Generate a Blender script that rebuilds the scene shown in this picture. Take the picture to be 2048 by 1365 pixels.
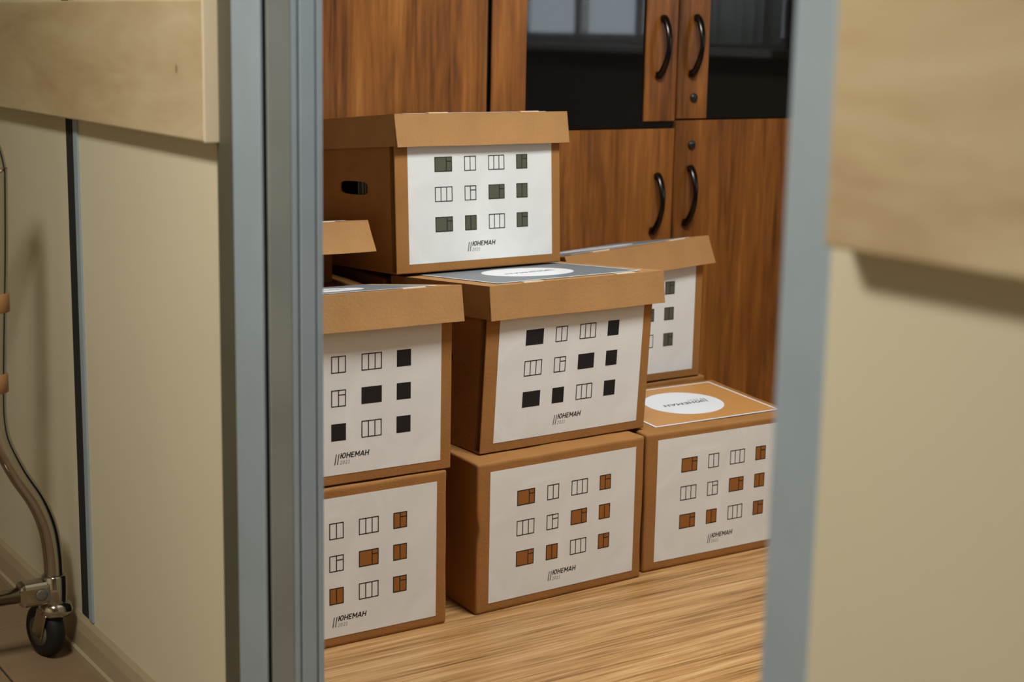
import bpy, bmesh, math, random
from mathutils import Vector, Matrix, noise

random.seed(7)
for o in list(bpy.data.objects):
    bpy.data.objects.remove(o, do_unlink=True)
scene = bpy.context.scene
COL = scene.collection
R = math.radians

# ---------------------------------------------------------------- camera
CAM_H = 1.222
pit, roll, yaw = R(11.0834), R(1.1394), R(56.1007)
fw = Vector((math.cos(yaw) * math.cos(pit), math.sin(yaw) * math.cos(pit), -math.sin(pit)))
rt = Vector((math.sin(yaw), -math.cos(yaw), 0))
up = rt.cross(fw)
rt2 = rt * math.cos(roll) + up * math.sin(roll)
up2 = up * math.cos(roll) - rt * math.sin(roll)
cam_d = bpy.data.cameras.new('camera')
cam = bpy.data.objects.new('camera', cam_d)
COL.objects.link(cam)
m = Matrix((rt2, up2, -fw)).transposed().to_4x4()
m.translation = (0, 0, CAM_H)
cam.matrix_world = m
cam_d.sensor_width = 36.0
cam_d.sensor_fit = 'HORIZONTAL'
cam_d.lens = 3174.36 / 2048 * 36
cam_d.clip_start = 0.05
cam_d.dof.use_dof = True
cam_d.dof.focus_distance = 3.32
cam_d.dof.aperture_fstop = 3.6
scene.camera = cam

# ---------------------------------------------------------------- world, exposure
w = bpy.data.worlds.new('world')
scene.world = w
w.use_nodes = True
bg = w.node_tree.nodes['Background']
bg.inputs[0].default_value = (0.78, 0.9, 1.0, 1)
bg.inputs[1].default_value = 4.5
vs = scene.view_settings
vs.view_transform = 'Standard'
vs.look = 'None'
vs.gamma = 1.0
vs.use_curve_mapping = False
vs.exposure = 0.0

ROOM_LAMP_W = 64.0
ROOM_LAMP_POS = (2.02, 1.86, 2.72)
CORR_LAMP_W = 41.0
CORR_LAMP_POS = (-0.05, 1.6, 2.32)


# ---------------------------------------------------------------- materials
def lin(c):
    c = c / 255.0
    return c / 12.92 if c <= 0.04045 else ((c + 0.055) / 1.055) ** 2.4


def rgb(r, g, b):
    return (lin(r), lin(g), lin(b), 1.0)


def new_mat(name):
    mt = bpy.data.materials.new(name)
    mt.use_nodes = True
    nt = mt.node_tree
    return mt, nt, nt.nodes['Principled BSDF']


def plain(name, col, rough=0.5, metal=0.0, spec=0.5, bump=0.0, bscale=80.0, mottle=0.0, mscale=4.0):
    mt, nt, b = new_mat(name)
    b.inputs['Base Color'].default_value = col
    b.inputs['Roughness'].default_value = rough
    b.inputs['Metallic'].default_value = metal
    b.inputs['Specular IOR Level'].default_value = spec
    tc = nt.nodes.new('ShaderNodeTexCoord')
    if mottle > 0:
        n = nt.nodes.new('ShaderNodeTexNoise')
        n.inputs['Scale'].default_value = mscale
        n.inputs['Detail'].default_value = 5
        nt.links.new(tc.outputs['Object'], n.inputs['Vector'])
        mp = nt.nodes.new('ShaderNodeMapRange')
        mp.inputs[1].default_value = 0.3
        mp.inputs[2].default_value = 0.7
        mp.inputs[3].default_value = 1 - mottle
        mp.inputs[4].default_value = 1 + mottle * 0.5
        nt.links.new(n.outputs[0], mp.inputs[0])
        mx = nt.nodes.new('ShaderNodeMix')
        mx.data_type = 'RGBA'
        mx.blend_type = 'MULTIPLY'
        mx.inputs[0].default_value = 1.0
        mx.inputs[6].default_value = col
        nt.links.new(mp.outputs[0], mx.inputs[7])
        nt.links.new(mx.outputs[2], b.inputs['Base Color'])
    if bump > 0:
        n2 = nt.nodes.new('ShaderNodeTexNoise')
        n2.inputs['Scale'].default_value = bscale
        n2.inputs['Detail'].default_value = 4
        nt.links.new(tc.outputs['Object'], n2.inputs['Vector'])
        bp = nt.nodes.new('ShaderNodeBump')
        bp.inputs['Strength'].default_value = bump
        bp.inputs['Distance'].default_value = 0.004
        nt.links.new(n2.outputs[0], bp.inputs['Height'])
        nt.links.new(bp.outputs[0], b.inputs['Normal'])
    return mt


def wood(name, stops, stretch, scale=1.0, rough=0.4, spec=0.4, dist=1.2, fine=0.35, rnd=False, coat=0.0, pos=False):
    """streaky grain along one object axis; stretch = xyz scale of the noise space"""
    mt, nt, b = new_mat(name)
    N, L = nt.nodes, nt.links
    tc = N.new('ShaderNodeTexCoord')
    mp = N.new('ShaderNodeMapping')
    mp.inputs['Scale'].default_value = stretch
    vec = tc.outputs['Object']
    if pos:
        vec = N.new('ShaderNodeNewGeometry').outputs['Position']
    if rnd:
        oi = N.new('ShaderNodeObjectInfo')
        ml = N.new('ShaderNodeMath')
        ml.operation = 'MULTIPLY'
        ml.inputs[1].default_value = 37.0
        L.new(oi.outputs['Random'], ml.inputs[0])
        ad = N.new('ShaderNodeVectorMath')
        ad.operation = 'ADD'
        L.new(vec, ad.inputs[0])
        L.new(ml.outputs[0], ad.inputs[1])
        vec = ad.outputs[0]
    L.new(vec, mp.inputs['Vector'])
    n1 = N.new('ShaderNodeTexNoise')
    n1.inputs['Scale'].default_value = scale
    n1.inputs['Detail'].default_value = 6
    n1.inputs['Roughness'].default_value = 0.62
    n1.inputs['Distortion'].default_value = dist
    L.new(mp.outputs[0], n1.inputs['Vector'])
    n2 = N.new('ShaderNodeTexNoise')
    n2.inputs['Scale'].default_value = scale * 7
    n2.inputs['Detail'].default_value = 3
    L.new(mp.outputs[0], n2.inputs['Vector'])
    mx = N.new('ShaderNodeMix')
    mx.data_type = 'FLOAT'
    mx.inputs[0].default_value = fine
    L.new(n1.outputs[0], mx.inputs[2])
    L.new(n2.outputs[0], mx.inputs[3])
    cr = N.new('ShaderNodeValToRGB')
    els = cr.color_ramp.elements
    els[0].position, els[0].color = stops[0]
    els[1].position, els[1].color = stops[-1]
    for p_, c_ in stops[1:-1]:
        e = els.new(p_)
        e.color = c_
    L.new(mx.outputs[0], cr.inputs[0])
    L.new(cr.outputs[0], b.inputs['Base Color'])
    b.inputs['Roughness'].default_value = rough
    b.inputs['Specular IOR Level'].default_value = spec
    b.inputs['Coat Weight'].default_value = coat
    b.inputs['Coat Roughness'].default_value = 0.25
    bp = N.new('ShaderNodeBump')
    bp.inputs['Strength'].default_value = 0.12
    bp.inputs['Distance'].default_value = 0.001
    L.new(n2.outputs[0], bp.inputs['Height'])
    L.new(bp.outputs[0], b.inputs['Normal'])
    return mt


M = {}
M['card'] = plain('cardboard', rgb(174, 128, 78), 0.85, spec=0.15, bump=0.25, bscale=160, mottle=0.10, mscale=9)
M['card_body'] = plain('cardboard_dark', rgb(160, 110, 58), 0.85, spec=0.15, bump=0.25, bscale=160, mottle=0.12, mscale=9)
M['card_edge'] = plain('cardboard_cut_edge', rgb(205, 165, 115), 0.9, spec=0.1)
M['card_tab'] = plain('cardboard_tab_worn', rgb(214, 190, 155), 0.9, spec=0.1)


def paper_mat(name, col):
    mt, nt, b = new_mat(name)
    N, L = nt.nodes, nt.links
    b.inputs['Base Color'].default_value = col
    b.inputs['Roughness'].default_value = 0.42
    b.inputs['Specular IOR Level'].default_value = 0.35
    tc = N.new('ShaderNodeTexCoord')
    n = N.new('ShaderNodeTexNoise')
    n.inputs['Scale'].default_value = 7.0
    n.inputs['Detail'].default_value = 4
    n.inputs['Distortion'].default_value = 1.5
    L.new(tc.outputs['Object'], n.inputs['Vector'])
    bp = N.new('ShaderNodeBump')
    bp.inputs['Strength'].default_value = 0.35
    bp.inputs['Distance'].default_value = 0.006
    L.new(n.outputs[0], bp.inputs['Height'])
    L.new(bp.outputs[0], b.inputs['Normal'])
    mp = N.new('ShaderNodeMapRange')
    mp.inputs[1].default_value = 0.3
    mp.inputs[2].default_value = 0.75
    mp.inputs[3].default_value = 0.93
    mp.inputs[4].default_value = 1.02
    L.new(n.outputs[0], mp.inputs[0])
    mx = N.new('ShaderNodeMix')
    mx.data_type = 'RGBA'
    mx.blend_type = 'MULTIPLY'
    mx.inputs[0].default_value = 1.0
    mx.inputs[6].default_value = col
    L.new(mp.outputs[0], mx.inputs[7])
    L.new(mx.outputs[2], b.inputs['Base Color'])
    return mt


M['paper'] = paper_mat('label_paper', rgb(232, 228, 218))
M['ink'] = plain('ink_black', rgb(30, 29, 28), 0.5, spec=0.3)
M['olive'] = plain('ink_olive_grey', rgb(88, 86, 68), 0.5, spec=0.3)
M['rust'] = plain('ink_rust_brown', rgb(152, 94, 40), 0.5, spec=0.3)
M['year'] = plain('ink_grey', rgb(70, 68, 62), 0.5, spec=0.3)
M['topgrey'] = plain('print_grey', rgb(118, 124, 124), 0.45, spec=0.4)
M['toptan'] = plain('print_tan', rgb(196, 138, 74), 0.45, spec=0.4)
M['topwhite'] = plain('print_white', rgb(232, 230, 226), 0.45, spec=0.4)
M['cab'] = wood('cabinet_veneer',
                [(0.34, rgb(72, 40, 11)), (0.44, rgb(120, 70, 25)), (0.55, rgb(148, 89, 34)), (0.70, rgb(182, 118, 54))],
                (9.5, 9.5, 0.75), 1.15, rough=0.4, spec=0.3, dist=0.9, fine=0.28, rnd=True, coat=0.04)
M['cab_dark'] = plain('cabinet_inside', rgb(34, 26, 20), 0.8)
M['glass'] = plain('dark_tinted_glass', (0.004, 0.004, 0.004, 1), 0.03, spec=0.62)
M['handle'] = plain('dark_handle_metal', rgb(60, 56, 52), 0.2, metal=1.0)
M['lock'] = plain('lock_cap', rgb(30, 27, 25), 0.3, spec=0.6)
M['plank'] = wood('laminate_oak',
                  [(0.36, rgb(104, 72, 36)), (0.46, rgb(156, 112, 62)), (0.56, rgb(186, 140, 86)), (0.70, rgb(206, 168, 118))],
                  (0.55, 17, 17), 1.5, rough=0.42, spec=0.4, dist=1.5, fine=0.4, pos=True)
M['joint'] = plain('floor_joint', rgb(110, 74, 42), 0.8)
M['wallp'] = plain('wall_panel_cream', rgb(207, 198, 170), 0.5, spec=0.35, mottle=0.05, mscale=1.5)
M['roomwall'] = plain('room_paint', rgb(140, 128, 112), 0.8, spec=0.2)
M['ceil'] = plain('ceiling_white', rgb(225, 222, 212), 0.9, spec=0.1)
M['alu'] = plain('grey_aluminium_paint', rgb(147, 160, 167), 0.42, metal=0.0, spec=0.5, mottle=0.05, mscale=12)
M['alu_shade'] = plain('grey_aluminium_shade', rgb(84, 82, 66), 0.5, spec=0.35, mottle=0.12, mscale=6)  # darker copy of alu: shade on the chamfer turned from the lamp, painted in
M['seal'] = plain('grey_rubber_seal', rgb(136, 139, 130), 0.55, spec=0.35, mottle=0.15, mscale=5)
M['gap'] = plain('black_gap', rgb(20, 19, 18), 0.9)
M['base'] = plain('baseboard_plastic', rgb(164, 148, 118), 0.38, spec=0.5, mottle=0.1, mscale=5)
M['tile'] = plain('corridor_tile', rgb(130, 106, 80), 0.45, spec=0.4, mottle=0.14, mscale=6)
M['grout'] = plain('tile_grout', rgb(40, 34, 28), 0.9)
M['chrome'] = plain('chrome_tube', rgb(176, 170, 156), 0.10, metal=1.0)
M['rubber'] = plain('black_rubber', rgb(26, 25, 24), 0.6, spec=0.3)
M['hub'] = plain('grey_plastic_hub', rgb(92, 88, 76), 0.5)
M['sleeve'] = plain('tan_plastic_sleeve', rgb(150, 108, 66), 0.5)
M['curtain'] = plain('white_curtain', rgb(230, 230, 225), 0.9, spec=0.1)
_nt = M['curtain'].node_tree
_tl = _nt.nodes.new('ShaderNodeBsdfTranslucent')
_tl.inputs[0].default_value = rgb(235, 235, 230)
_ms = _nt.nodes.new('ShaderNodeMixShader')
_ms.inputs[0].default_value = 0.85
_nt.links.new(_nt.nodes['Principled BSDF'].outputs[0], _ms.inputs[1])
_nt.links.new(_tl.outputs[0], _ms.inputs[2])
_nt.links.new(_ms.outputs[0], _nt.nodes['Material Output'].inputs['Surface'])
M['folder'] = plain('grey_folder_card', rgb(120, 114, 96), 0.7)


def rail_mat():
    mt = wood('rail_pale_laminate',
              [(0.3, rgb(166, 142, 106)), (0.5, rgb(184, 162, 124)), (0.72, rgb(198, 180, 146))],
              (1, 1.6, 7), 1.4, rough=0.45, spec=0.35, dist=0.8, fine=0.15)
    nt = mt.node_tree
    N, L = nt.nodes, nt.links
    b = N['Principled BSDF']
    src = b.inputs['Base Color'].links[0].from_socket
    tc = N.new('ShaderNodeTexCoord')
    d = N.new('ShaderNodeVectorMath')
    d.operation = 'DISTANCE'
    mpp = N.new('ShaderNodeMapping')
    mpp.inputs['Scale'].default_value = (1, 2.2, 1)
    L.new(tc.outputs['Object'], mpp.inputs['Vector'])
    L.new(mpp.outputs[0], d.inputs[0])
    d.inputs[1].default_value = (0.928, 2.305 * 2.2, 1.155)
    mr = N.new('ShaderNodeMapRange')
    mr.inputs[1].default_value = 0.005
    mr.inputs[2].default_value = 0.009
    mr.inputs[3].default_value = 0.75
    mr.inputs[4].default_value = 0.0
    L.new(d.outputs['Value'], mr.inputs[0])
    mx = N.new('ShaderNodeMix')
    mx.data_type = 'RGBA'
    L.new(mr.outputs[0], mx.inputs[0])
    L.new(src, mx.inputs[6])
    mx.inputs[7].default_value = rgb(70, 62, 48)
    L.new(mx.outputs[2], b.inputs['Base Color'])
    return mt


M['rail'] = rail_mat()
M['rail_end'] = plain('rail_edge_band', rgb(226, 210, 180), 0.5)


def emis(name, col, strength):
    mt, nt, b = new_mat(name)
    b.inputs['Base Color'].default_value = (0.8, 0.8, 0.8, 1)
    b.inputs['Emission Color'].default_value = col
    b.inputs['Emission Strength'].default_value = strength
    return mt


# ---------------------------------------------------------------- mesh helpers
class MB:
    def __init__(self):
        self.bm = bmesh.new()
        self.mats = []

    def mi(self, mat):
        if mat not in self.mats:
            self.mats.append(mat)
        return self.mats.index(mat)

    def box(self, a, b, mat, bevel=0.0, seg=2, mtx=None):
        i = self.mi(mat)
        x0, y0, z0 = a
        x1, y1, z1 = b
        vs_ = [self.bm.verts.new(p) for p in
               ((x0, y0, z0), (x1, y0, z0), (x1, y1, z0), (x0, y1, z0), (x0, y0, z1), (x1, y0, z1), (x1, y1, z1), (x0, y1, z1))]
        fs = [self.bm.faces.new([vs_[k] for k in f]) for f in
              ((3, 2, 1, 0), (4, 5, 6, 7), (0, 1, 5, 4), (1, 2, 6, 5), (2, 3, 7, 6), (3, 0, 4, 7))]
        for f in fs:
            f.material_index = i
        if mtx is not None:
            for v in vs_:
                v.co = mtx @ v.co
        if bevel > 0:
            es = list({e for f in fs for e in f.edges})
            r_ = bmesh.ops.bevel(self.bm, geom=es, offset=bevel, segments=seg, affect='EDGES', profile=0.5)
            for f in r_['faces']:
                f.material_index = i
        return self

    def poly(self, pts, mat):
        f = self.bm.faces.new([self.bm.verts.new(p) for p in pts])
        f.material_index = self.mi(mat)
        return self

    def tube(self, path, rad, mat, n=14, cap=True, closed=False, squash=None):
        """sweep a circle along path (list of Vector); rad float or list"""
        i = self.mi(mat)
        path = [Vector(p) for p in path]
        rings = []
        prev = None
        for k, p in enumerate(path):
            if k == 0:
                t = path[1] - p
            elif k == len(path) - 1:
                t = p - path[k - 1]
            else:
                t = path[k + 1] - path[k - 1]
            t.normalize()
            if prev is None:
                a = Vector((0, 0, 1)) if abs(t.z) < 0.9 else Vector((1, 0, 0))
                nrm = t.cross(a).normalized()
            else:
                nrm = (prev - t * prev.dot(t)).normalized()
            prev = nrm
            bn = t.cross(nrm)
            r_ = rad[k] if isinstance(rad, (list, tuple)) else rad
            ring = []
            for q in range(n):
                an = 2 * math.pi * q / n
                sx, sy = (1, 1) if squash is None else squash
                ring.append(self.bm.verts.new(p + nrm * (math.cos(an) * r_ * sx) + bn * (math.sin(an) * r_ * sy)))
            rings.append(ring)
        for k in range(len(rings) - 1):
            for q in range(n):
                f = self.bm.faces.new((rings[k][q], rings[k][(q + 1) % n], rings[k + 1][(q + 1) % n], rings[k + 1][q]))
                f.material_index = i
                f.smooth = True
        if cap:
            for rg in (list(reversed(rings[0])), rings[-1]):
                f = self.bm.faces.new(rg)
                f.material_index = i
        return self

    def lathe(self, c, axis, prof, mat, n=24):
        """prof: list of (distance along axis, radius)"""
        axis = Vector(axis).normalized()
        c = Vector(c)
        return self.tube([c + axis * d for d, _ in prof], [r_ for _, r_ in prof], mat, n=n)

    def build(self, name, parent=None, smooth=None, warp=None):
        if warp:
            for v in self.bm.verts:
                v.co = warp(v.co)
        bmesh.ops.recalc_face_normals(self.bm, faces=self.bm.faces)
        me = bpy.data.meshes.new(name)
        self.bm.to_mesh(me)
        self.bm.free()
        for mt in self.mats:
            me.materials.append(mt)
        if smooth:
            for p_ in me.polygons:
                p_.use_smooth = True
        o = bpy.data.objects.new(name, me)
        COL.objects.link(o)
        if parent is not None:
            o.parent = parent
        return o


def empty(name, loc=(0, 0, 0), rz=0.0, rx=0.0):
    o = bpy.data.objects.new(name, None)
    o.empty_display_size = 0.05
    COL.objects.link(o)
    o.location = loc
    o.rotation_euler = (rx, 0, rz)
    return o


def tag(o, label=None, cat=None, group=None, kind=None):
    if label:
        o['label'] = label
    if cat:
        o['category'] = cat
    if group:
        o['group'] = group
    if kind:
        o['kind'] = kind
    return o


def struct(o, label=None, cat=None):
    o['kind'] = 'structure'
    if label:
        o['label'] = label
    if cat:
        o['category'] = cat
    return o


# ================================================================ THE SETTING
WX = 0.955          # corridor face of the partition
WX2 = 1.040         # room face of the partition
FAR_J, NEAR_J = 2.045, 1.000   # clear door opening along y
CAB_Y = 3.54
RX, RY0, RY1 = 5.0, -1.3, 3.98
HC = 2.75

# --- room floor with laminate planks
fl = MB().box((WX2, RY0, -0.06), (RX, RY1, -0.0125), M['joint']).build('floor')
struct(fl, 'light oak laminate floor of the room with the boxes', 'floor')
plank_meshes = {}
PW = 0.193


def plank_mesh(L_):
    key = round(L_, 3)
    if key not in plank_meshes:
        o = MB().box((0.00005, 0.00005, -0.012), (L_ - 0.00005, PW - 0.00005, 0), M['plank']).build('plank')
        plank_meshes[key] = o.data
        bpy.data.objects.remove(o, do_unlink=True)
    return plank_meshes[key]


rowi = 0
y = RY0
while y + PW <= RY1:
    x = WX2
    first = 0.45 + 0.8 * ((rowi * 0.371) % 1.0)
    while x < RX - 0.01:
        L_ = first if x == WX2 else 1.28
        L_ = min(L_, RX - x)
        p_ = bpy.data.objects.new('plank', plank_mesh(L_))
        COL.objects.link(p_)
        p_.parent = fl
        p_.location = (x, y, 0)
        x += L_
    y += PW
    rowi += 1

# --- corridor floor with tiles
CX0, CY0, CY1 = -1.45, -2.2, 5.6
cf = MB().box((CX0, CY0, -0.06), (WX2, CY1, -0.004), M['grout']).build('floor_corridor')
struct(cf, 'brown tiled corridor floor', 'floor')
TS = 0.40
tm = {}
gx = 0.795
xs = [gx + TS * k for k in range(-6, 2)]
ys = [3.125 + TS * k for k in range(-14, 7)]
for i in range(len(xs) - 1):
    for j in range(len(ys) - 1):
        x0, x1 = max(xs[i], CX0), min(xs[i + 1], WX2)
        y0, y1 = max(ys[j], CY0), min(ys[j + 1], CY1)
        if x1 - x0 < 0.03 or y1 - y0 < 0.03:
            continue
        key = (round(x1 - x0, 3), round(y1 - y0, 3))
        if key not in tm:
            o = MB().box((0.002, 0.002, -0.005), (key[0] - 0.002, key[1] - 0.002, 0), M['tile'], bevel=0.001, seg=1).build('tile')
            tm[key] = o.data
            bpy.data.objects.remove(o, do_unlink=True)
        t = bpy.data.objects.new('tile', tm[key])
        COL.objects.link(t)
        t.parent = cf
        t.location = (x0, y0, 0)

# --- shells
struct(MB().box((CX0 - 0.1, CY0, HC), (RX + 0.1, CY1, HC + 0.1), M['ceil']).build('ceiling'), 'white ceiling', 'ceiling')
HCC = 2.36
struct(MB().box((CX0, CY0, HCC), (WX - 0.03, CY1, HCC + 0.03), M['ceil']).build('ceiling_corridor'), 'lowered corridor ceiling', 'ceiling')
struct(MB().box((CX0 - 0.1, CY0, 0), (CX0, CY1, HC), M['wallp']).build('wall_corridor'), 'cream wall across the corridor', 'wall')
struct(MB().box((CX0, CY0 - 0.1, 0), (WX2, CY0, HC), M['wallp']).build('wall_corridor_near_end'), 'cream wall closing the corridor', 'wall')
struct(MB().box((CX0, CY1, 0), (WX2, CY1 + 0.1, HC), M['wallp']).build('wall_corridor_far_end'), 'cream wall at the far corridor end', 'wall')
struct(MB().box((WX2, RY1, 0), (RX, RY1 + 0.1, HC), M['roomwall']).build('wall_back'), 'painted room wall behind the cabinets', 'wall')
struct(MB().box((WX2, RY0 - 0.1, 0), (RX, RY0, HC), M['roomwall']).build('wall_front'), 'painted room wall opposite the cabinets', 'wall')
# window wall
WY0, WY1, WZ0, WZ1 = -0.45, 1.75, 1.16, 2.35
wb = MB()
wb.box((RX, RY0 - 0.1, 0), (RX + 0.12, RY1 + 0.1, WZ0), M['roomwall'])
wb.box((RX, RY0 - 0.1, WZ1), (RX + 0.12, RY1 + 0.1, HC), M['roomwall'])
wb.box((RX, RY0 - 0.1, WZ0), (RX + 0.12, WY0, WZ1), M['roomwall'])
wb.box((RX, WY1, WZ0), (RX + 0.12, RY1 + 0.1, WZ1), M['roomwall'])
struct(wb.build('wall_window'), 'painted room wall with the window', 'wall')
wf = MB()
ft = 0.055
wf.box((RX + 0.03, WY0, WZ0), (RX + 0.09, WY1, WZ0 + ft), M['topwhite'], 0.004)
wf.box((RX + 0.03, WY0, WZ1 - ft), (RX + 0.09, WY1, WZ1), M['topwhite'], 0.004)
for yy in (WY0, 0.10, 0.62, 1.18, WY1 - ft):
    wf.box((RX + 0.03, yy, WZ0 + ft), (RX + 0.09, yy + ft, WZ1 - ft), M['topwhite'], 0.004)
win = struct(wf.build('window_1'), 'white framed window opposite the doorway', 'window')
sl = MB().box((RX - 0.16, WY0 - 0.08, WZ0 - 0.035), (RX + 0.03, WY1 + 0.08, WZ0), M['topwhite'], 0.006).build('window_sill', win)
for ya, yb in ((WY0 + ft, 0.10), (0.10 + ft, 0.62), (0.62 + ft, 1.18), (1.18 + ft, WY1 - ft)):
    mt_g = bpy.data.materials.get('clear_pane')
    if mt_g is None:
        mt_g, nt_g, b_g = new_mat('clear_pane')
        for n_ in list(nt_g.nodes):
            if n_.type == 'BSDF_PRINCIPLED':
                nt_g.nodes.remove(n_)
        ts = nt_g.nodes.new('ShaderNodeBsdfTransparent')
        gs = nt_g.nodes.new('ShaderNodeBsdfGlossy')
        gs.inputs['Roughness'].default_value = 0.02
        ms = nt_g.nodes.new('ShaderNodeMixShader')
        ms.inputs[0].default_value = 0.06
        nt_g.links.new(ts.outputs[0], ms.inputs[1])
        nt_g.links.new(gs.outputs[0], ms.inputs[2])
        nt_g.links.new(ms.outputs[0], nt_g.nodes['Material Output'].inputs['Surface'])
    MB().box((RX + 0.058, ya, WZ0 + ft), (RX + 0.062, yb, WZ1 - ft), mt_g).build('pane', win)


def curtain(y0, y1, z0, z1, label):
    mb = MB()
    n = 44
    i = mb.mi(M['curtain'])
    fr, bk = [], []
    for k in range(n + 1):
        yy = y0 + (y1 - y0) * k / n
        xx = RX - 0.10 + 0.028 * math.sin(k * 1.05) + 0.008 * math.sin(k * 2.3)
        fr.append((mb.bm.verts.new((xx, yy, z0)), mb.bm.verts.new((xx, yy, z1))))
        bk.append((mb.bm.verts.new((xx + 0.002, yy, z0)), mb.bm.verts.new((xx + 0.002, yy, z1))))
    for k in range(n):
        for A in (fr, bk):
            f = mb.bm.faces.new((A[k][0], A[k + 1][0], A[k + 1][1], A[k][1]))
            f.smooth = True
        mb.bm.faces.new((fr[k][0], fr[k + 1][0], bk[k + 1][0], bk[k][0]))
    o = mb.build('curtain')
    return tag(o, label, 'curtain')


curtain(1.22, 1.80, 1.14 + 0.04, 2.55, 'white curtain gathered at the window, mirrored in the right cabinet glass')

# --- door frame, far jamb (trim_1)
tr = MB()
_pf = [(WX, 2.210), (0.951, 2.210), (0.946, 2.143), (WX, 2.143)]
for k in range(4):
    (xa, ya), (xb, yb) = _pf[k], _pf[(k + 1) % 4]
    tr.poly([(xa, ya, 0), (xb, yb, 0), (xb, yb, HC), (xa, ya, HC)], M['alu_shade'])
tr.poly([(a, b_, HC) for a, b_ in _pf], M['alu_shade'])
tr.poly([(a, b_, 0) for a, b_ in reversed(_pf)], M['alu_shade'])
bmesh.ops.remove_doubles(tr.bm, verts=tr.bm.verts[:], dist=1e-5)
t1 = struct(tr.build('trim_1'), 'grey aluminium frame on the far side of the doorway', 'door frame')
MB().box((0.9455, 2.0485, 0), (0.9515, 2.143, HC), M['alu'], 0.0025, 3).build('face_profile', t1)
MB().box((0.9515, 2.0515, 0), (0.99, 2.20, HC), M['gap']).build('shadow_gap', t1)
MB().box((0.9570, 2.0460, 0), (0.9925, 2.0512, HC), M['seal'], 0.0015).build('seal_strip', t1)
g = MB()
g.box((0.993, 2.046, 0), (1.0025, 2.10, HC), M['alu'], 0.0015)
g.box((1.0025, 2.0495, 0), (1.006, 2.10, HC), M['alu'])
g.box((1.006, 2.045, 0), (1.030, 2.10, HC), M['alu'], 0.0015)
g.box((1.030, 2.0485, 0), (1.0325, 2.10, HC), M['alu_shade'])
g.box((1.0325, 2.045, 0), (1.042, 2.10, HC), M['alu'], 0.0015)
g.build('reveal_profile', t1)
# near jamb (trim_2)
g = MB()
g.box((0.936, 0.880, 0), (WX2 + 0.002, 0.987, HC), M['alu'], 0.006, 3)
t2 = struct(g.build('trim_2'), 'grey aluminium frame on the near side of the doorway, out of focus', 'door frame')
# head
t3 = struct(MB().box((0.936, 0.987, 2.08), (WX2 + 0.002, 2.045, 2.15), M['alu'], 0.004).build('trim_3'), 'grey aluminium door head', 'door frame')
struct(MB().box((WX, 0.987, 2.15), (WX2, 2.045, HC), M['wallp']).build('wall_header'), 'cream panel over the doorway', 'wall')
struct(MB().box((0.945, 0.987, -0.003), (WX2 + 0.01, 2.045, 0.004), M['alu'], 0.001).build('trim_4'), 'aluminium threshold strip', 'threshold')

# --- partition walls as panels
wl = struct(MB().box((WX + 0.012, 2.10, 0), (WX2, CY1, HC), M['roomwall']).build('wall_left'), 'cream panel wall left of the doorway', 'wall')
MB().box((WX, 2.2, 0.0), (WX + 0.012, 2.846, HC), M['wallp']).build('panel', wl)
MB().box((WX, 2.905, 0.0), (WX + 0.012, 4.1, HC), M['wallp']).build('panel', wl)
MB().box((WX, 4.16, 0.0), (WX + 0.012, CY1, HC), M['wallp']).build('panel', wl)
for yj in (2.842, 4.10):
    MB().box((WX - 0.004, yj, 0.085), (WX + 0.010, yj + 0.022, 2.7), M['alu'], 0.001).build('seam_profile', wl)
    MB().box((WX - 0.002, yj + 0.022, 0.085), (WX + 0.011, yj + 0.066, 2.7), M['gap']).build('seam_groove', wl)
wr = struct(MB().box((WX + 0.012, CY0, 0), (WX2, 0.88, HC), M['roomwall']).build('wall_right'), 'cream panel wall right of the doorway', 'wall')
MB().box((0.930, CY0, 0.0), (WX + 0.012, 0.922, HC), M['wallp'], 0.003).build('panel', wr)


# --- baseboards (coved plastic profile)
def baseboard(name, y0, y1, label, xo=0.0):
    prof = [(0.956, 0.0), (0.9385, 0.0), (0.9385, 0.012), (0.9425, 0.017), (0.9440, 0.052), (0.9480, 0.072), (0.9535, 0.083), (0.956, 0.084)]
    mb = MB()
    A = [mb.bm.verts.new((px + xo, y0, pz)) for px, pz in prof]
    B_ = [mb.bm.verts.new((px + xo, y1, pz)) for px, pz in prof]
    mb.mi(M['base'])
    for k in range(len(prof)):
        q = (k + 1) % len(prof)
        mb.bm.faces.new((A[k], A[q], B_[q], B_[k]))
    mb.bm.faces.new(A)
    mb.bm.faces.new(list(reversed(B_)))
    return struct(mb.build(name), label, 'baseboard')


baseboard('baseboard_left', 2.206, CY1, 'beige plastic baseboard along the corridor wall')
baseboard('baseboard_right', CY0, 0.879, 'beige plastic baseboard right of the doorway', -0.024)

# --- wall guard rails (wide boards)
rl = MB().box((0.928, 2.203, 1.051), (WX, CY1, 1.258), M['rail'], 0.003).build('guard_rail')
tag(rl, 'wide pale wooden guard board on the wall left of the doorway', 'guard rail')
MB().box((0.9275, 2.2005, 1.0505), (WX, 2.2035, 1.2585), M['rail_end'], 0.001).build('end_band', rl)
rr = MB().box((0.902, CY0 + 0.1, 1.058), (0.930, 0.902, 1.264), M['rail'], 0.003).build('guard_rail')
tag(rr, 'blurred pale wooden guard board on the wall right of the doorway', 'guard rail')


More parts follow.
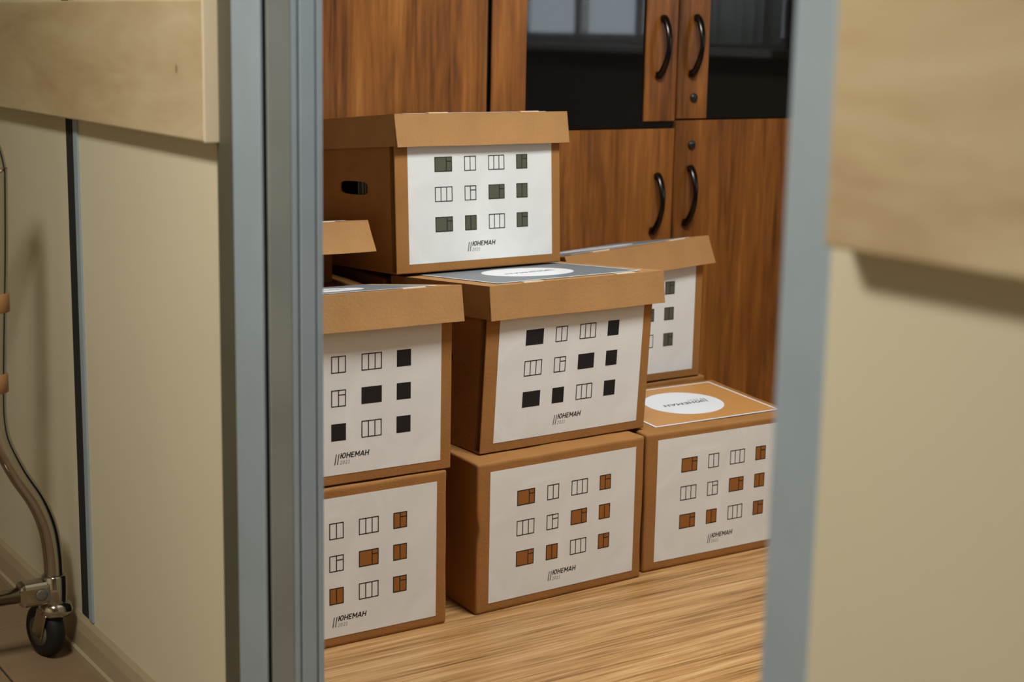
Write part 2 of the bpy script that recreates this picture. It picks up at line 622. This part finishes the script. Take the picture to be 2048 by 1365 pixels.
# ================================================================ LIGHT FITTINGS
def ceiling_lamp(name, pos, size, watts, col, label, HC):
    e = empty(name, (pos[0], pos[1], HC))
    sx, sy = size
    MB().box((-sx / 2 - 0.02, -sy / 2 - 0.02, pos[2] - HC + 0.012), (sx / 2 + 0.02, sy / 2 + 0.02, 0), M['topwhite'], 0.004).build('housing', e)
    MB().box((-sx / 2, -sy / 2, pos[2] - HC + 0.006), (sx / 2, sy / 2, pos[2] - HC + 0.0125), emis(name + '_diffuser', col + (1,), 6.0)).build('diffuser', e)
    ld = bpy.data.lights.new(name + '_light', 'AREA')
    ld.shape = 'RECTANGLE'
    ld.size, ld.size_y = sx, sy
    ld.energy = watts
    ld.color = col
    lo = bpy.data.objects.new(name + '_light', ld)
    COL.objects.link(lo)
    lo.parent = e
    lo.location = (0, 0, pos[2] - HC)
    return tag(e, label, 'ceiling light')


ceiling_lamp('ceiling_lamp', ROOM_LAMP_POS, (0.6, 0.6), ROOM_LAMP_W, (0.88, 0.96, 1.04), 'square ceiling light over the stacked boxes', HC)
ceiling_lamp('ceiling_lamp', CORR_LAMP_POS, (0.3, 0.6), CORR_LAMP_W, (1.0, 0.98, 0.92), 'narrow ceiling light in the corridor', HCC)


# ================================================================ CABINETS
def bow_handle(z_mid, x, parent, half=0.083, bow=0.036, lean=0.006):
    """arched pull, standing off the door towards -y"""
    mb = MB()
    n = 22
    path, rad = [], []
    for k in range(n + 1):
        t = k / n
        zz = z_mid + half * (1 - 2 * t)
        out = bow * (math.sin(math.pi * t) ** 0.7)
        path.append((x + lean * (1 - 2 * t), CAB_Y - 0.019 - 0.004 - out, zz))
        rad.append(0.0058 + 0.0035 * abs(1 - 2 * t))
    mb.tube(path, rad, M['handle'], n=12, squash=(1.25, 0.8))
    for s in (1, -1):
        zz = z_mid + s * (half - 0.008)
        mb.lathe((x + lean * s, CAB_Y - 0.0195, zz), (0, -1, 0), [(0, 0.0085), (0.010, 0.0075)], M['handle'], n=14)
    return mb.build('handle', parent)


def lock_cap(z, x, parent):
    mb = MB()
    mb.lathe((x, CAB_Y - 0.0195, z), (0, -1, 0), [(0, 0.0125), (0.004, 0.0125), (0.006, 0.0105), (0.0075, 0.008), (0.0076, 0.003)], M['lock'], n=24)
    mb.box((x - 0.001, CAB_Y - 0.0275, z - 0.005), (x + 0.001, CAB_Y - 0.0268, z + 0.005), M['handle'])
    return mb.build('lock', parent)


FY = CAB_Y - 0.019      # front of the doors
# plain tall wardrobe at the left
c1 = empty('wardrobe', (0, 0, 0))
tag(c1, 'tall brown veneer wardrobe with plain door behind the topmost box', 'wardrobe')
cb = MB()
cb.box((1.25, CAB_Y + 0.001, 0), (1.268, RY1 - 0.01, 2.1), M['cab'])
cb.box((2.258, CAB_Y + 0.001, 0), (2.275, RY1 - 0.01, 2.1), M['cab_dark'])
cb.box((1.268, RY1 - 0.02, 0), (2.258, RY1 - 0.01, 2.1), M['cab'])
cb.box((1.268, CAB_Y + 0.001, 2.08), (2.258, RY1 - 0.02, 2.1), M['cab'])
cb.box((1.268, CAB_Y + 0.001, 0.0), (2.258, RY1 - 0.02, 0.06), M['cab'])
cb.build('carcass', c1)
MB().box((1.252, FY, 0.03), (1.688, CAB_Y, 2.095), M['cab'], 0.0015).build('door', c1)
MB().box((1.692, FY, 0.03), (2.2705, CAB_Y, 2.095), M['cab'], 0.0015).build('door', c1)

# cabinet with glass doors
c2 = empty('glass_door_cabinet', (0, 0, 0))
tag(c2, 'brown veneer office cabinet with dark glass upper doors and solid lower doors', 'cabinet')
cb = MB()
cb.box((2.279, CAB_Y + 0.001, 0), (2.297, RY1 - 0.01, 2.1), M['cab_dark'])
cb.box((3.525, CAB_Y + 0.001, 0), (3.543, RY1 - 0.01, 2.1), M['cab'])
cb.box((2.297, RY1 - 0.02, 0), (3.525, RY1 - 0.01, 2.1), M['cab'])
cb.box((2.297, CAB_Y + 0.001, 2.08), (3.525, RY1 - 0.02, 2.1), M['cab'])
cb.box((2.297, CAB_Y + 0.001, 0.0), (3.525, RY1 - 0.02, 0.06), M['cab'])
cb.box((2.297, CAB_Y + 0.004, 0.953), (3.525, RY1 - 0.02, 0.972), M['cab_dark'])
cb.build('carcass', c2)
for zz in (0.5, 1.3, 1.68):
    MB().box((2.297, CAB_Y + 0.02, zz), (3.525, RY1 - 0.02, zz + 0.018), M['cab_dark']).build('shelf', c2)
ld = MB().box((2.2825, FY, 0.03), (2.9085, CAB_Y, 0.957), M['cab'], 0.0015).build('lower_door', c2)
bow_handle(0.746, 2.842, ld)
rd = MB().box((2.9125, FY, 0.03), (3.5395, CAB_Y, 0.979), M['cab'], 0.0015).build('lower_door', c2)
bow_handle(0.764, 2.962, rd)
lock_cap(0.909, 2.972, rd)
gl = MB().box((2.2845, CAB_Y - 0.012, 0.960), (2.9085, CAB_Y - 0.006, 2.09), M['glass']).build('glass_door', c2)
tag(gl, 'dark tinted glass pane of the left upper door')
MB().box((2.2845, FY, 0.962), (2.394, CAB_Y - 0.0125, 2.09), M['cab'], 0.0015).build('stile', gl)
MB().box((2.795, FY, 0.978), (2.9075, CAB_Y - 0.0125, 2.09), M['cab'], 0.0015).build('stile', gl)
bow_handle(1.184, 2.845, gl)
gr = MB().box((2.9125, CAB_Y - 0.012, 0.983), (3.5395, CAB_Y - 0.006, 2.09), M['glass']).build('glass_door', c2)
tag(gr, 'dark tinted glass pane of the right upper door')
MB().box((2.9125, FY, 0.984), (3.024, CAB_Y - 0.0125, 2.09), M['cab'], 0.0015).build('stile', gr)
MB().box((3.43, FY, 0.984), (3.5395, CAB_Y - 0.0125, 2.09), M['cab'], 0.0015).build('stile', gr)
bow_handle(1.189, 2.965, gr)
lock_cap(1.043, 2.973, gr)

# ================================================================ ARCHIVE BOXES
BW, BD, BH = 0.455, 0.380, 0.332     # front width, depth, height

# line lettering: every glyph is a list of straight strokes / rings in a cell one unit high
GLYPH = {
    'Ю': (1.02, [((0.09, 0), (0.09, 1)), ((0.09, 0.5), (0.40, 0.5))], (0.655, 0.5, 0.275, 0.42)),
    'Н': (0.76, [((0.09, 0), (0.09, 1)), ((0.67, 0), (0.67, 1)), ((0.09, 0.5), (0.67, 0.5))], None),
    'Е': (0.62, [((0.09, 0), (0.09, 1)), ((0.09, 0.08), (0.58, 0.08)), ((0.09, 0.5), (0.52, 0.5)), ((0.09, 0.92), (0.58, 0.92))], None),
    'М': (0.90, [((0.09, 0), (0.09, 1)), ((0.81, 0), (0.81, 1)), ((0.10, 0.94), (0.45, 0.30)), ((0.80, 0.94), (0.45, 0.30))], None),
    'А': (0.80, [((0.05, 0), (0.40, 0.97)), ((0.75, 0), (0.40, 0.97)), ((0.17, 0.30), (0.63, 0.30))], None),
    '2': (0.56, [((0.05, 0.06), (0.50, 0.06)), ((0.07, 0.08), (0.44, 0.52)), ((0.44, 0.50), (0.47, 0.72)), ((0.47, 0.70), (0.36, 0.92)),
                 ((0.38, 0.93), (0.18, 0.93)), ((0.20, 0.94), (0.06, 0.78))], None),
    '0': (0.60, [], (0.28, 0.5, 0.215, 0.44)),
    '1': (0.44, [((0.26, 0), (0.26, 1)), ((0.26, 0.97), (0.06, 0.80)), ((0.08, 0.06), (0.42, 0.06))], None),
}


def put_text(mb, txt, rect, place, mat, weight=0.20, shear=0.2, gap=0.12):
    x0, z0, x1, z1 = rect
    total = sum(GLYPH[c][0] for c in txt) + gap * (len(txt) - 1)
    hgt = z1 - z0
    kx = (x1 - x0 - shear * hgt) / total
    asp = kx / hgt

    def pt(a, b_):
        b_ = min(max(b_, 0.0), 1.0)
        return place(x0 + a * kx + shear * b_ * hgt, z0 + b_ * hgt)

    cx = 0.0
    hw = weight / 2
    for c in txt:
        wd, lines, ring = GLYPH[c]
        for (ax, ay), (bx, by) in lines:
            dx, dy = (bx - ax) * asp, by - ay
            L_ = math.hypot(dx, dy)
            nx, ny = -dy / L_ * hw / asp, dx / L_ * hw
            mb.poly([pt(cx + ax + nx, ay + ny), pt(cx + bx + nx, by + ny), pt(cx + bx - nx, by - ny), pt(cx + ax - nx, ay - ny)], mat)
        if ring:
            rx_, ry_, ra, rb = ring
            n = 20
            for k in range(n):
                a0, a1 = 2 * math.pi * k / n, 2 * math.pi * (k + 1) / n
                q = []
                for an, sg in ((a0, 1), (a1, 1), (a1, -1), (a0, -1)):
                    q.append(pt(cx + rx_ + math.cos(an) * (ra + sg * hw / asp), ry_ + math.sin(an) * (rb + sg * hw)))
                mb.poly(q, mat)
        cx += wd + gap


def rect_on(mb, x0, z0, x1, z1, place, mat):
    mb.poly([place(x0, z0), place(x1, z0), place(x1, z1), place(x0, z1)], mat)


WIN_X = [(0.0, 0.0470), (0.0800, 0.1120), (0.1460, 0.1910), (0.2245, 0.2565)]
WIN_Z = [(0.0, -0.0340), (-0.0675, -0.1015), (-0.1355, -0.1700)]
# kinds: 'A' wide pane + split side pane, '2' two panes, '3' three panes, 'S' one pane + split pane ; f = filled
LAYOUT = [['Af', '2', '3', 'Sf'], ['3', 'S', 'Af', '2f'], ['Af', '2f', '3', 'Sf']]
LT = 0.0021


def label_mesh(fill, solid=False):
    """printed sheet; origin at the box front's lower left corner, sheet faces -y"""
    mb = MB()
    gx, gz = 0.1035, BH - 0.0720      # top left of the window grid
    lx0, lx1 = 0.0330, 0.4300
    lz0, lz1 = gz - 0.2390, gz + 0.0515
    # the sheet as a subdivided thin slab
    mb.box((lx0, -0.0006, lz0), (lx1, -0.0001, lz1), M['paper'])

    def P(layer):
        yy = -0.0006 - 0.00012 * layer
        return lambda a, b_: (gx + a, yy, gz + b_)

    for r_ in range(3):
        z1, z0 = WIN_Z[r_]
        for c_ in range(4):
            x0, x1 = WIN_X[c_]
            k = LAYOUT[r_][c_]
            if 'f' in k:
                rect_on(mb, x0, z0, x1, z1, P(1), M[fill])
            h = LT
            bars = [(x0, z0, x1, z0 + h), (x0, z1 - h, x1, z1), (x0, z0, x0 + h, z1), (x1 - h, z0, x1, z1)]
            wd = x1 - x0
            if k[0] == '2':
                bars.append((x0 + wd / 2 - h / 2, z0, x0 + wd / 2 + h / 2, z1))
            elif k[0] == '3':
                for q in (0.345, 0.665):
                    bars.append((x0 + wd * q - h / 2, z0, x0 + wd * q + h / 2, z1))
            elif k[0] in 'AS':
                xm = x0 + wd * (0.67 if k[0] == 'A' else 0.5)
                bars.append((xm - h / 2, z0, xm + h / 2, z1))
                zm = z1 - 0.0105
                bars.append((xm, zm - h / 2, x1, zm + h / 2))
            for bq in bars:
                rect_on(mb, *bq, P(2), M['ink'])
    # emblem: two slanted bars, name and year
    for xb in (0.0865, 0.0923):
        pl = P(1)
        mb.poly([pl(xb, -0.2185), pl(xb + 0.0019, -0.2185), pl(xb + 0.0055, -0.1970), pl(xb + 0.0036, -0.1970)], M['ink'])
    put_text(mb, 'ЮНЕМАН', (0.0990, -0.2068, 0.1640, -0.1955), P(1), M['ink'])
    put_text(mb, '2021', (0.0985, -0.2185, 0.1210, -0.2110), P(1), M['year'], weight=0.11, gap=0.2)
    return mb


def side_with_hole(mb, x, y0, y1, z0, z1, t, hc, hw, hh, mat):
    """slab in the yz plane from x to x+t with an oval hand hole"""
    i = mb.mi(mat)
    n = 32
    outer, inner = [], []
    for k in range(n):
        a = 2 * math.pi * (k + 0.5) / n
        ca, sa = math.cos(a), math.sin(a)
        # stadium shape
        s = 1.0 / max(abs(ca) ** 4 + abs(sa) ** 4, 1e-6) ** 0.25
        inner.append((hc[0] + ca * hw * s, hc[1] + sa * hh * s))
        # rectangle point in the same angular order
        u_ = max(abs(ca), abs(sa))
        qx, qy = ca / u_, sa / u_
        outer.append(((y0 + y1) / 2 + qx * (y1 - y0) / 2, (z0 + z1) / 2 + qy * (z1 - z0) / 2))
    corners = {}
    rings = []
    for xx in (x, x + t):
        rings.append(([mb.bm.verts.new((xx, p[0], p[1])) for p in outer], [mb.bm.verts.new((xx, p[0], p[1])) for p in inner],
                      {c: mb.bm.verts.new((xx, c[0], c[1])) for c in ((y0, z0), (y1, z0), (y1, z1), (y0, z1))}))
    for o_, in_, cs in rings:
        for k in range(n):
            q = (k + 1) % n
            f = mb.bm.faces.new((o_[k], o_[q], in_[q], in_[k]))
            f.material_index = i
            a, b_ = outer[k], outer[q]
            if abs(a[0] - b_[0]) > 1e-6 and abs(a[1] - b_[1]) > 1e-6:
                cy = y0 if min(abs(a[0] - y0), abs(b_[0] - y0)) < 1e-6 else y1
                cz = z0 if min(abs(a[1] - z0), abs(b_[1] - z0)) < 1e-6 else z1
                f = mb.bm.faces.new((o_[k], cs[(cy, cz)], o_[q]))
                f.material_index = i
    for k in range(n):
        q = (k + 1) % n
        f = mb.bm.faces.new((rings[0][1][k], rings[0][1][q], rings[1][1][q], rings[1][1][k]))
        f.material_index = i
    # outer rim
    ring = [(y0, z0), (y1, z0), (y1, z1), (y0, z1)]
    for k in range(4):
        a, b_ = ring[k], ring[(k + 1) % 4]
        f = mb.bm.faces.new((rings[0][2][a], rings[0][2][b_], rings[1][2][b_], rings[1][2][a]))
        f.material_index = i


def rounded_body(w_, d_, h_, r_, seed, amp=0.0025, dent=None, mat='card_body', top_back=0.0):
    """closed carton: rounded box with soft crumpling on edges and sides, flat front"""
    bm = bmesh.new()
    bmesh.ops.create_cube(bm, size=1.0)
    bmesh.ops.subdivide_edges(bm, edges=bm.edges[:], cuts=22, use_grid_fill=True)
    off = Vector((seed * 3.1, seed * 1.7, seed * 0.9))

    def samp(q, L_):
        # 24 samples per axis, bunched at the rounded edges
        i = round((q + 0.5) * 23)
        e_ = [0.0, r_ * 0.35, r_, r_ * 1.5]
        if i < 4:
            return e_[i]
        if i > 19:
            return L_ - e_[23 - i]
        return r_ * 1.5 + (L_ - r_ * 3) * (i - 3) / 17.0

    for v in bm.verts:
        p = Vector((samp(v.co.x, w_), samp(v.co.y, d_), samp(v.co.z, h_)))
        q = Vector((min(max(p.x, r_), w_ - r_), min(max(p.y, r_), d_ - r_), min(max(p.z, r_), h_ - r_)))
        dlt = p - q
        if dlt.length > 1e-7:
            p = q + dlt.normalized() * r_
        nn = noise.noise_vector(p * 9.0 + off) * amp
        front = max(0.0, 1 - p.y / 0.02)
        fx_ = 1.0 if (p.x < 0.03 or p.x > w_ - 0.03) else 0.25
        p.x += nn.x * fx_
        p.z += nn.z * (0.0 if p.z < 0.01 else 1.0) * (1.0 if p.z > h_ - 0.05 else 0.2)
        p.y += abs(nn.y) * (1 - front) * 0.6
        if dent:
            dx = (p - Vector(dent[0])).length
            p.x += dent[1] * math.exp(-(dx / dent[2]) ** 2) * (1 if p.x < w_ / 2 else -1)
        if p.z > h_ - 0.03:
            p.z += top_back * p.y / d_
        v.co = p
    mb = MB()
    mb.bm.free()
    mb.bm = bm
    mb.mi(M[mat])
    for f in bm.faces:
        f.smooth = True
    return mb


def top_print(parent, x0, x1, y0, y1, z, bgm, warp=None, text=True):
    """flat print on a lid: field, white border line and a white disc"""
    mb = MB()
    mb.box((x0, y0, z + 0.0001), (x1, y1, z + 0.0006), M['topwhite'])
    b_ = 0.006
    zz = z + 0.00075
    mb.poly([(x0 + b_, y0 + b_, zz), (x1 - b_, y0 + b_, zz), (x1 - b_, y1 - b_, zz), (x0 + b_, y1 - b_, zz)], M[bgm])
    cx, cy = (x0 + x1) / 2, (y0 + y1) / 2
    rd_ = 0.105
    mb.poly([(cx + rd_ * math.cos(2 * math.pi * k / 64), cy + rd_ * math.sin(2 * math.pi * k / 64), z + 0.0009) for k in range(64)], M['topwhite'])
    if text:
        pl = lambda a, b2: (cx - a, cy - b2, z + 0.0010)      # reads from behind the box
        put_text(mb, 'ЮНЕМАН', (-0.056, -0.004, 0.066, 0.014), pl, M['ink'])
        for xb in (-0.074, -0.0655):
            mb.poly([pl(xb, -0.018), pl(xb + 0.003, -0.018), pl(xb + 0.009, 0.014), pl(xb + 0.006, 0.014)], M['ink'])
        put_text(mb, '2021', (-0.056, -0.019, -0.020, -0.008), pl, M['year'], weight=0.11, gap=0.2)
    return mb.build('printed_top', parent, warp=warp)


def make_lid(parent, z_top, tilt, x_off, y_off, w_=0.477, d_=0.394, h_=0.073, splay=0.0035, top=None, seed=0, skew=0.0, tabs=True, roll=0.0):
    """loose lid: top board, four skirt flaps, two locking tabs near the front edge"""
    t = 0.004
    rot = Matrix.Rotation(-tilt, 4, 'X') @ Matrix.Rotation(roll, 4, 'Y')
    base = Matrix.Translation((x_off, y_off, z_top)) @ rot

    def wp(co):
        # co in lid space: origin at front-left-top corner, z down negative
        c = co.copy()
        k = max(0.0, -c.z) / h_
        c.x += skew * k
        n_ = noise.noise_vector(c * 7 + Vector((seed, 0, 0))) * 0.0016
        c += Vector((n_.x * 0.6, n_.y, n_.z * 0.8)) * k
        return base @ c

    def grid_slab(a, b_, nx, ny, nz, mat, bev=0.0):
        mb = MB()
        mb.box(a, b_, mat)
        for ax, n_ in ((0, nx), (1, ny), (2, nz)):
            for k in range(1, n_):
                co = Vector(a)
                co[ax] = a[ax] + (b_[ax] - a[ax]) * k / n_
                no = Vector((0, 0, 0))
                no[ax] = 1
                bmesh.ops.bisect_plane(mb.bm, geom=mb.bm.verts[:] + mb.bm.edges[:] + mb.bm.faces[:], plane_co=co, plane_no=no)
        return mb

    lid = grid_slab((0, 0, -t), (w_, d_, 0), 10, 8, 1, M['card']).build('lid', parent, warp=wp)

    def flap(a, b_, axis, sgn, nx, ny, nz):
        mb = grid_slab(a, b_, nx, ny, nz, M['card'])

        def wf(co):
            k = max(0.0, -co.z) / h_
            c = co.copy()
            c[axis] += sgn * splay * k ** 1.3
            return wp(c)
        # cut edges lighter: lower rim
        i_e = mb.mi(M['card_edge'])
        for f in mb.bm.faces:
            if all(abs(v.co.z - a[2]) < 1e-6 for v in f.verts):
                f.material_index = i_e
            if axis == 1 and all(abs(v.co.x - a[0]) < 1e-6 for v in f.verts):
                f.material_index = i_e
        return mb.build('flap', lid, warp=wf)

    flap((0, 0, -h_), (w_, t, -t + 0.001), 1, -1, 12, 1, 4)
    flap((0, d_ - t, -h_), (w_, d_, -t + 0.001), 1, 1, 12, 1, 4)
    flap((0.0005, t + 0.001, -h_ + 0.002), (0.0005 + t, d_ - t - 0.001, -t + 0.001), 0, -0.35, 1, 8, 4)
    flap((w_ - 0.0005 - t, t + 0.001, -h_ + 0.002), (w_ - 0.0005, d_ - t - 0.001, -t + 0.001), 0, 0.35, 1, 8, 4)
    if tabs:
        for fx_ in (0.19, 0.72):
            x0 = w_ * fx_
            mb = MB()
            mb.box((x0, 0.002, -0.001), (x0 + 0.052, 0.016, 0.0022), M['card_tab'], 0.0008)
            mb.build('locking_tab', lid, warp=wp)
    if top:
        top_print(lid, 0.040, w_ - 0.040, 0.030, d_ - 0.036, 0.0012, top, warp=wp)
    return lid


def archive_box(label, origin, yaw_deg, fill, lid=None, tilt=0.0, lean=0.0, shear=0.0, dent=None, seed=1, front_label=True, group=None, top_mat=None, top_back=0.0, h_=BH, core_h=None):
    e = empty('archive_box', origin, R(yaw_deg), -tilt)
    tag(e, label, 'box', group)

    def wp(co):
        c = co.copy()
        c.x += lean * c.z + shear * c.y
        return c

    if lid is None:
        b = rounded_body(BW, BD, h_, 0.0055, seed, dent=dent, top_back=top_back)
        b.build('body', e, warp=wp)
    else:
        t = 0.004
        ch = core_h or h_
        mb = MB()
        y0 = 0.026
        mb.box((0.003, y0, 0), (BW - 0.003, BD, t), M['card_body'])
        mb.box((0.003, y0, t), (BW - 0.003, y0 + t, ch), M['card_body'])
        mb.box((0.003, BD - t, t), (BW - 0.003, BD, ch), M['card_body'])
        for xx in (0.003, BW - 0.003 - t):
            side_with_hole(mb, xx, y0 + t, BD - t, t, ch, t, (BD * 0.505, h_ * 0.565), 0.066, 0.0155, M['card_body'])
        mb.build('body', e, warp=wp)
        fp = MB()
        fp.box((0, 0, 0.001), (BW, 0.0045, h_ - 0.002), M['card_body'], 0.0018, 2)
        fp.box((0.002, 0.0045, 0.0), (BW - 0.002, y0, 0.004), M['card_body'])
        fp.build('front_panel', e, warp=wp)
    if front_label:
        label_mesh(fill).build('front_sheet', e, warp=wp)
    if lid:
        make_lid(e, **lid)
    if top_mat:
        def wtop(co):
            c = wp(co)
            c.z += top_back * co.y / BD
            return c
        top_print(e, 0.050, BW - 0.026, 0.040, BD - 0.022, h_ + 0.0015, top_mat, warp=wtop)
    return e


def origin_from(gx_, gy_, th, off, z):
    """grid point of the front print -> lower left corner of the box front"""
    e_ = Vector((math.cos(R(th)), math.sin(R(th)), 0))
    p = Vector((gx_, gy_, 0)) - e_ * off
    return (p.x, p.y, z)


U = 0.17
S2 = 1.015
# floor row
archive_box('closed cardboard box with rust windows on the floor, left one under a lidded box',
            origin_from(7.499 * U * S2, 15.565 * U * S2, -0.21, 0.0985, 0.0), -0.21, 'rust', seed=2)
archive_box('dented cardboard box with rust windows on the floor, middle of the front row',
            origin_from(10.761 * U, 15.826 * U, 1.83, 0.104, 0.0), 1.83, 'rust', shear=0.10, seed=3,
            dent=((0.0, 0.0, 0.185), 0.006, 0.02))
archive_box('closed cardboard box on the floor at right with white disc on its tan top',
            origin_from(13.562 * U, 15.988 * U, -1.06, 0.105, 0.0), -1.06, 'rust', shear=0.13, seed=5, top_mat='toptan', top_back=0.002, h_=0.3285)
# second storey of the front row
archive_box('lidded cardboard box with black windows at left, half hidden by the door frame',
            origin_from(7.579 * U * S2, 15.61 * U * S2, -1.23, 0.104, 0.3345), -1.23, 'ink', core_h=0.322,
            lid=dict(z_top=0.383, tilt=R(8.0), x_off=-0.007, y_off=-0.010, top='topgrey', seed=3.3), seed=6)
archive_box('lidded cardboard box with black windows in the middle, grey top with white disc',
            origin_from(11.066 * U, 16.171 * U, 1.91, 0.1135, 0.3335), 1.91, 'ink', lean=0.048,
            lid=dict(z_top=0.3635, tilt=R(4.3), x_off=0.013, y_off=-0.008, top='topgrey', seed=1.2, skew=0.0, w_=0.478), seed=7)
# row behind
archive_box('lidded cardboard box with olive windows, topmost of all the boxes',
            origin_from(10.83 * U, 18.006 * U + 0.001, 1.19, 0.0985, 0.679), 1.19, 'olive', tilt=R(3.0),
            lid=dict(z_top=0.3575, tilt=R(2.2), x_off=-0.004, y_off=-0.010, top='topgrey', seed=8.1, skew=0.003, w_=0.474), seed=8)
archive_box('lidded cardboard box with olive windows by the cabinet, behind the box with tan top',
            (2.252, 3.135, 0.3335), 0.4, 'olive', core_h=0.272,
            lid=dict(z_top=0.347, tilt=R(10), x_off=0.000, y_off=-0.008, top='topgrey', seed=4.4, skew=0.010, w_=0.466, d_=0.388, roll=-R(3.3)), seed=9)
# boxes of the hidden back row that carry them
archive_box('cardboard box behind the tan topped box, carrying a lidded box', (2.275, 3.138, 0.0), 0.0, 'rust', seed=11, front_label=False, h_=0.331)
archive_box('lower cardboard box behind the dented box', (1.768, 3.165, 0.0), 0.0, 'rust', seed=12, front_label=False, h_=0.328).scale.y = 0.925
archive_box('cardboard box under the topmost box, only its corner showing', (1.768, 3.165, 0.330), 0.0, 'ink', seed=13, front_label=False, h_=0.326).scale.y = 0.925
archive_box('lower cardboard box behind the left stack', (1.29, 3.10, 0.0), 0.0, 'rust', seed=14, front_label=False, h_=0.322)
archive_box('upper cardboard box behind the left stack, in deep shadow', (1.285, 3.12, 0.324), 0.0, 'ink', seed=15, front_label=False, h_=0.316)
sh = empty('archive_box', (1.232, 3.235, 0.642))
tag(sh, 'shallow cardboard box with overhanging lid beside the topmost box', 'box')
MB().box((0, 0, 0), (0.44, 0.22, 0.105), M['card_body'], 0.003).build('body', sh)
make_lid(sh, z_top=0.158, tilt=R(7.0), x_off=-0.010, y_off=-0.125, w_=0.474, d_=0.372, h_=0.070, splay=0.016, seed=6.6, skew=0.008, top='topgrey')

# folders inside the topmost box, seen through its hand hole
fo = Vector(origin_from(10.83 * U, 18.006 * U + 0.001, 1.19, 0.0985, 0.679))
for k, yy in enumerate((0.135, 0.152, 0.166, 0.178, 0.20)):
    o = MB().box((0.0, 0.0, 0.0), (0.30, 0.004 + 0.003 * (k % 2), 0.245), M['folder'], 0.001).build('folder')
    o.location = fo + Vector((0.016, yy, 0.0))
    o.location.z = 0.679 + 0.006 - yy * math.tan(R(3.0)) + 0.0005
    o.rotation_euler = (-R(3.0), 0, R(1.19))
    tag(o, 'paper folder showing through the hand hole of the topmost box', 'folder', 'folders in the topmost box')

# ================================================================ WHEELED WALKING FRAME in the corridor
wk = empty('walking_frame', (0.44, 2.92, 0))
tag(wk, 'chrome tube walking frame on a black castor beside the corridor wall', 'walking frame')


def smooth_path(pts, n=8):
    pts = [Vector(p) for p in pts]
    out = []
    for k in range(len(pts) - 1):
        p0 = pts[max(k - 1, 0)]
        p1, p2 = pts[k], pts[k + 1]
        p3 = pts[min(k + 2, len(pts) - 1)]
        for q in range(n):
            t = q / n
            out.append(0.5 * ((2 * p1) + (-p0 + p2) * t + (2 * p0 - 5 * p1 + 4 * p2 - p3) * t * t + (-p0 + 3 * p1 - 3 * p2 + p3) * t ** 3))
    out.append(pts[-1])
    return out


def add_leg(sgn):
    # local x measured from the frame's middle (0.44); sgn mirrors
    def L(x_, z_, y_=0.0):
        return (sgn * (x_ - 0.44), y_, z_)
    tr_ = 0.0185
    path = smooth_path([L(0.828, 0.96), L(0.822, 0.80), L(0.814, 0.66), L(0.808, 0.54), L(0.808, 0.485), L(0.816, 0.441), L(0.843, 0.379),
                        L(0.875, 0.323), L(0.895, 0.268), L(0.903, 0.210), L(0.904, 0.150), L(0.904, 0.125)])
    leg = MB().tube(path, tr_, M['chrome'], n=20).build('leg', wk)
    for zc, xc in ((0.711, 0.8175), (0.560, 0.809)):
        MB().lathe(L(xc, zc - 0.018), (0, 0, 1), [(0, 0.020), (0.002, 0.0225), (0.034, 0.0225), (0.036, 0.020)], M['sleeve'], n=20).build('sleeve', leg)
    # bracket gripping leg and cross tube
    br = MB()
    br.lathe(L(0.904, 0.098), (0, 0, 1), [(0, 0.022), (0.002, 0.024), (0.070, 0.024), (0.073, 0.021)], M['chrome'], n=22)
    xa, xb = sorted((L(0.832, 0)[0], L(0.895, 0)[0]))
    br.box((xa, -0.021, 0.116), (xb, 0.021, 0.164), M['chrome'], 0.011, 3)
    bk = br.build('bracket', wk)
    MB().lathe(L(0.872, 0.140, -0.0205), (0, -1, 0), [(0, 0.0115), (0.004, 0.0115), (0.005, 0.009), (0.0052, 0.004)], M['hub'], n=18).build('bolt', bk)
    # castor, swivelled; the wheel trails behind the stem
    cf_ = MB()
    cf_.lathe(L(0.904, 0.086), (0, 0, 1), [(0, 0.012), (0.003, 0.029), (0.012, 0.034), (0.024, 0.031), (0.034, 0.020)], M['chrome'], n=22)
    cw = Matrix.Translation(L(0.890, 0.053, 0.022)) @ Matrix.Rotation(R(15), 4, 'Z')
    for q in (-1, 1):
        mtx = cw @ Matrix.Translation((q * 0.0215, -0.010, 0.012)) @ Matrix.Rotation(R(22), 4, 'X')
        cf_.box((-0.002, -0.016, -0.020), (0.002, 0.016, 0.036), M['chrome'], 0.0015, 2, mtx=mtx)
    cs = cf_.build('castor', wk)
    ax = cw.to_3x3() @ Vector((1, 0, 0))
    MB().lathe(cw @ Vector((-0.0165, 0, 0)), ax, [(0, 0.038), (0.001, 0.044), (0.005, 0.050), (0.012, 0.053), (0.021, 0.053), (0.028, 0.050), (0.032, 0.044), (0.033, 0.038)], M['rubber'], n=36).build('wheel', cs)
    MB().lathe(cw @ Vector((-0.019, 0, 0)), ax, [(0, 0.010), (0.0015, 0.029), (0.0365, 0.029), (0.038, 0.010)], M['hub'], n=24).build('hub', cs)


add_leg(1)
add_leg(-1)
MB().tube([(-0.40, 0, 0.140), (0.40, 0, 0.140)], 0.0155, M['chrome'], n=18).build('cross_tube', wk)
MB().tube(smooth_path([(-0.388, 0, 0.955), (-0.375, 0, 1.0), (-0.33, 0, 1.03), (-0.1, 0, 1.035), (0.1, 0, 1.035), (0.33, 0, 1.03), (0.375, 0, 1.0), (0.388, 0, 0.955)]), 0.0175, M['chrome'], n=18).build('top_tube', wk)
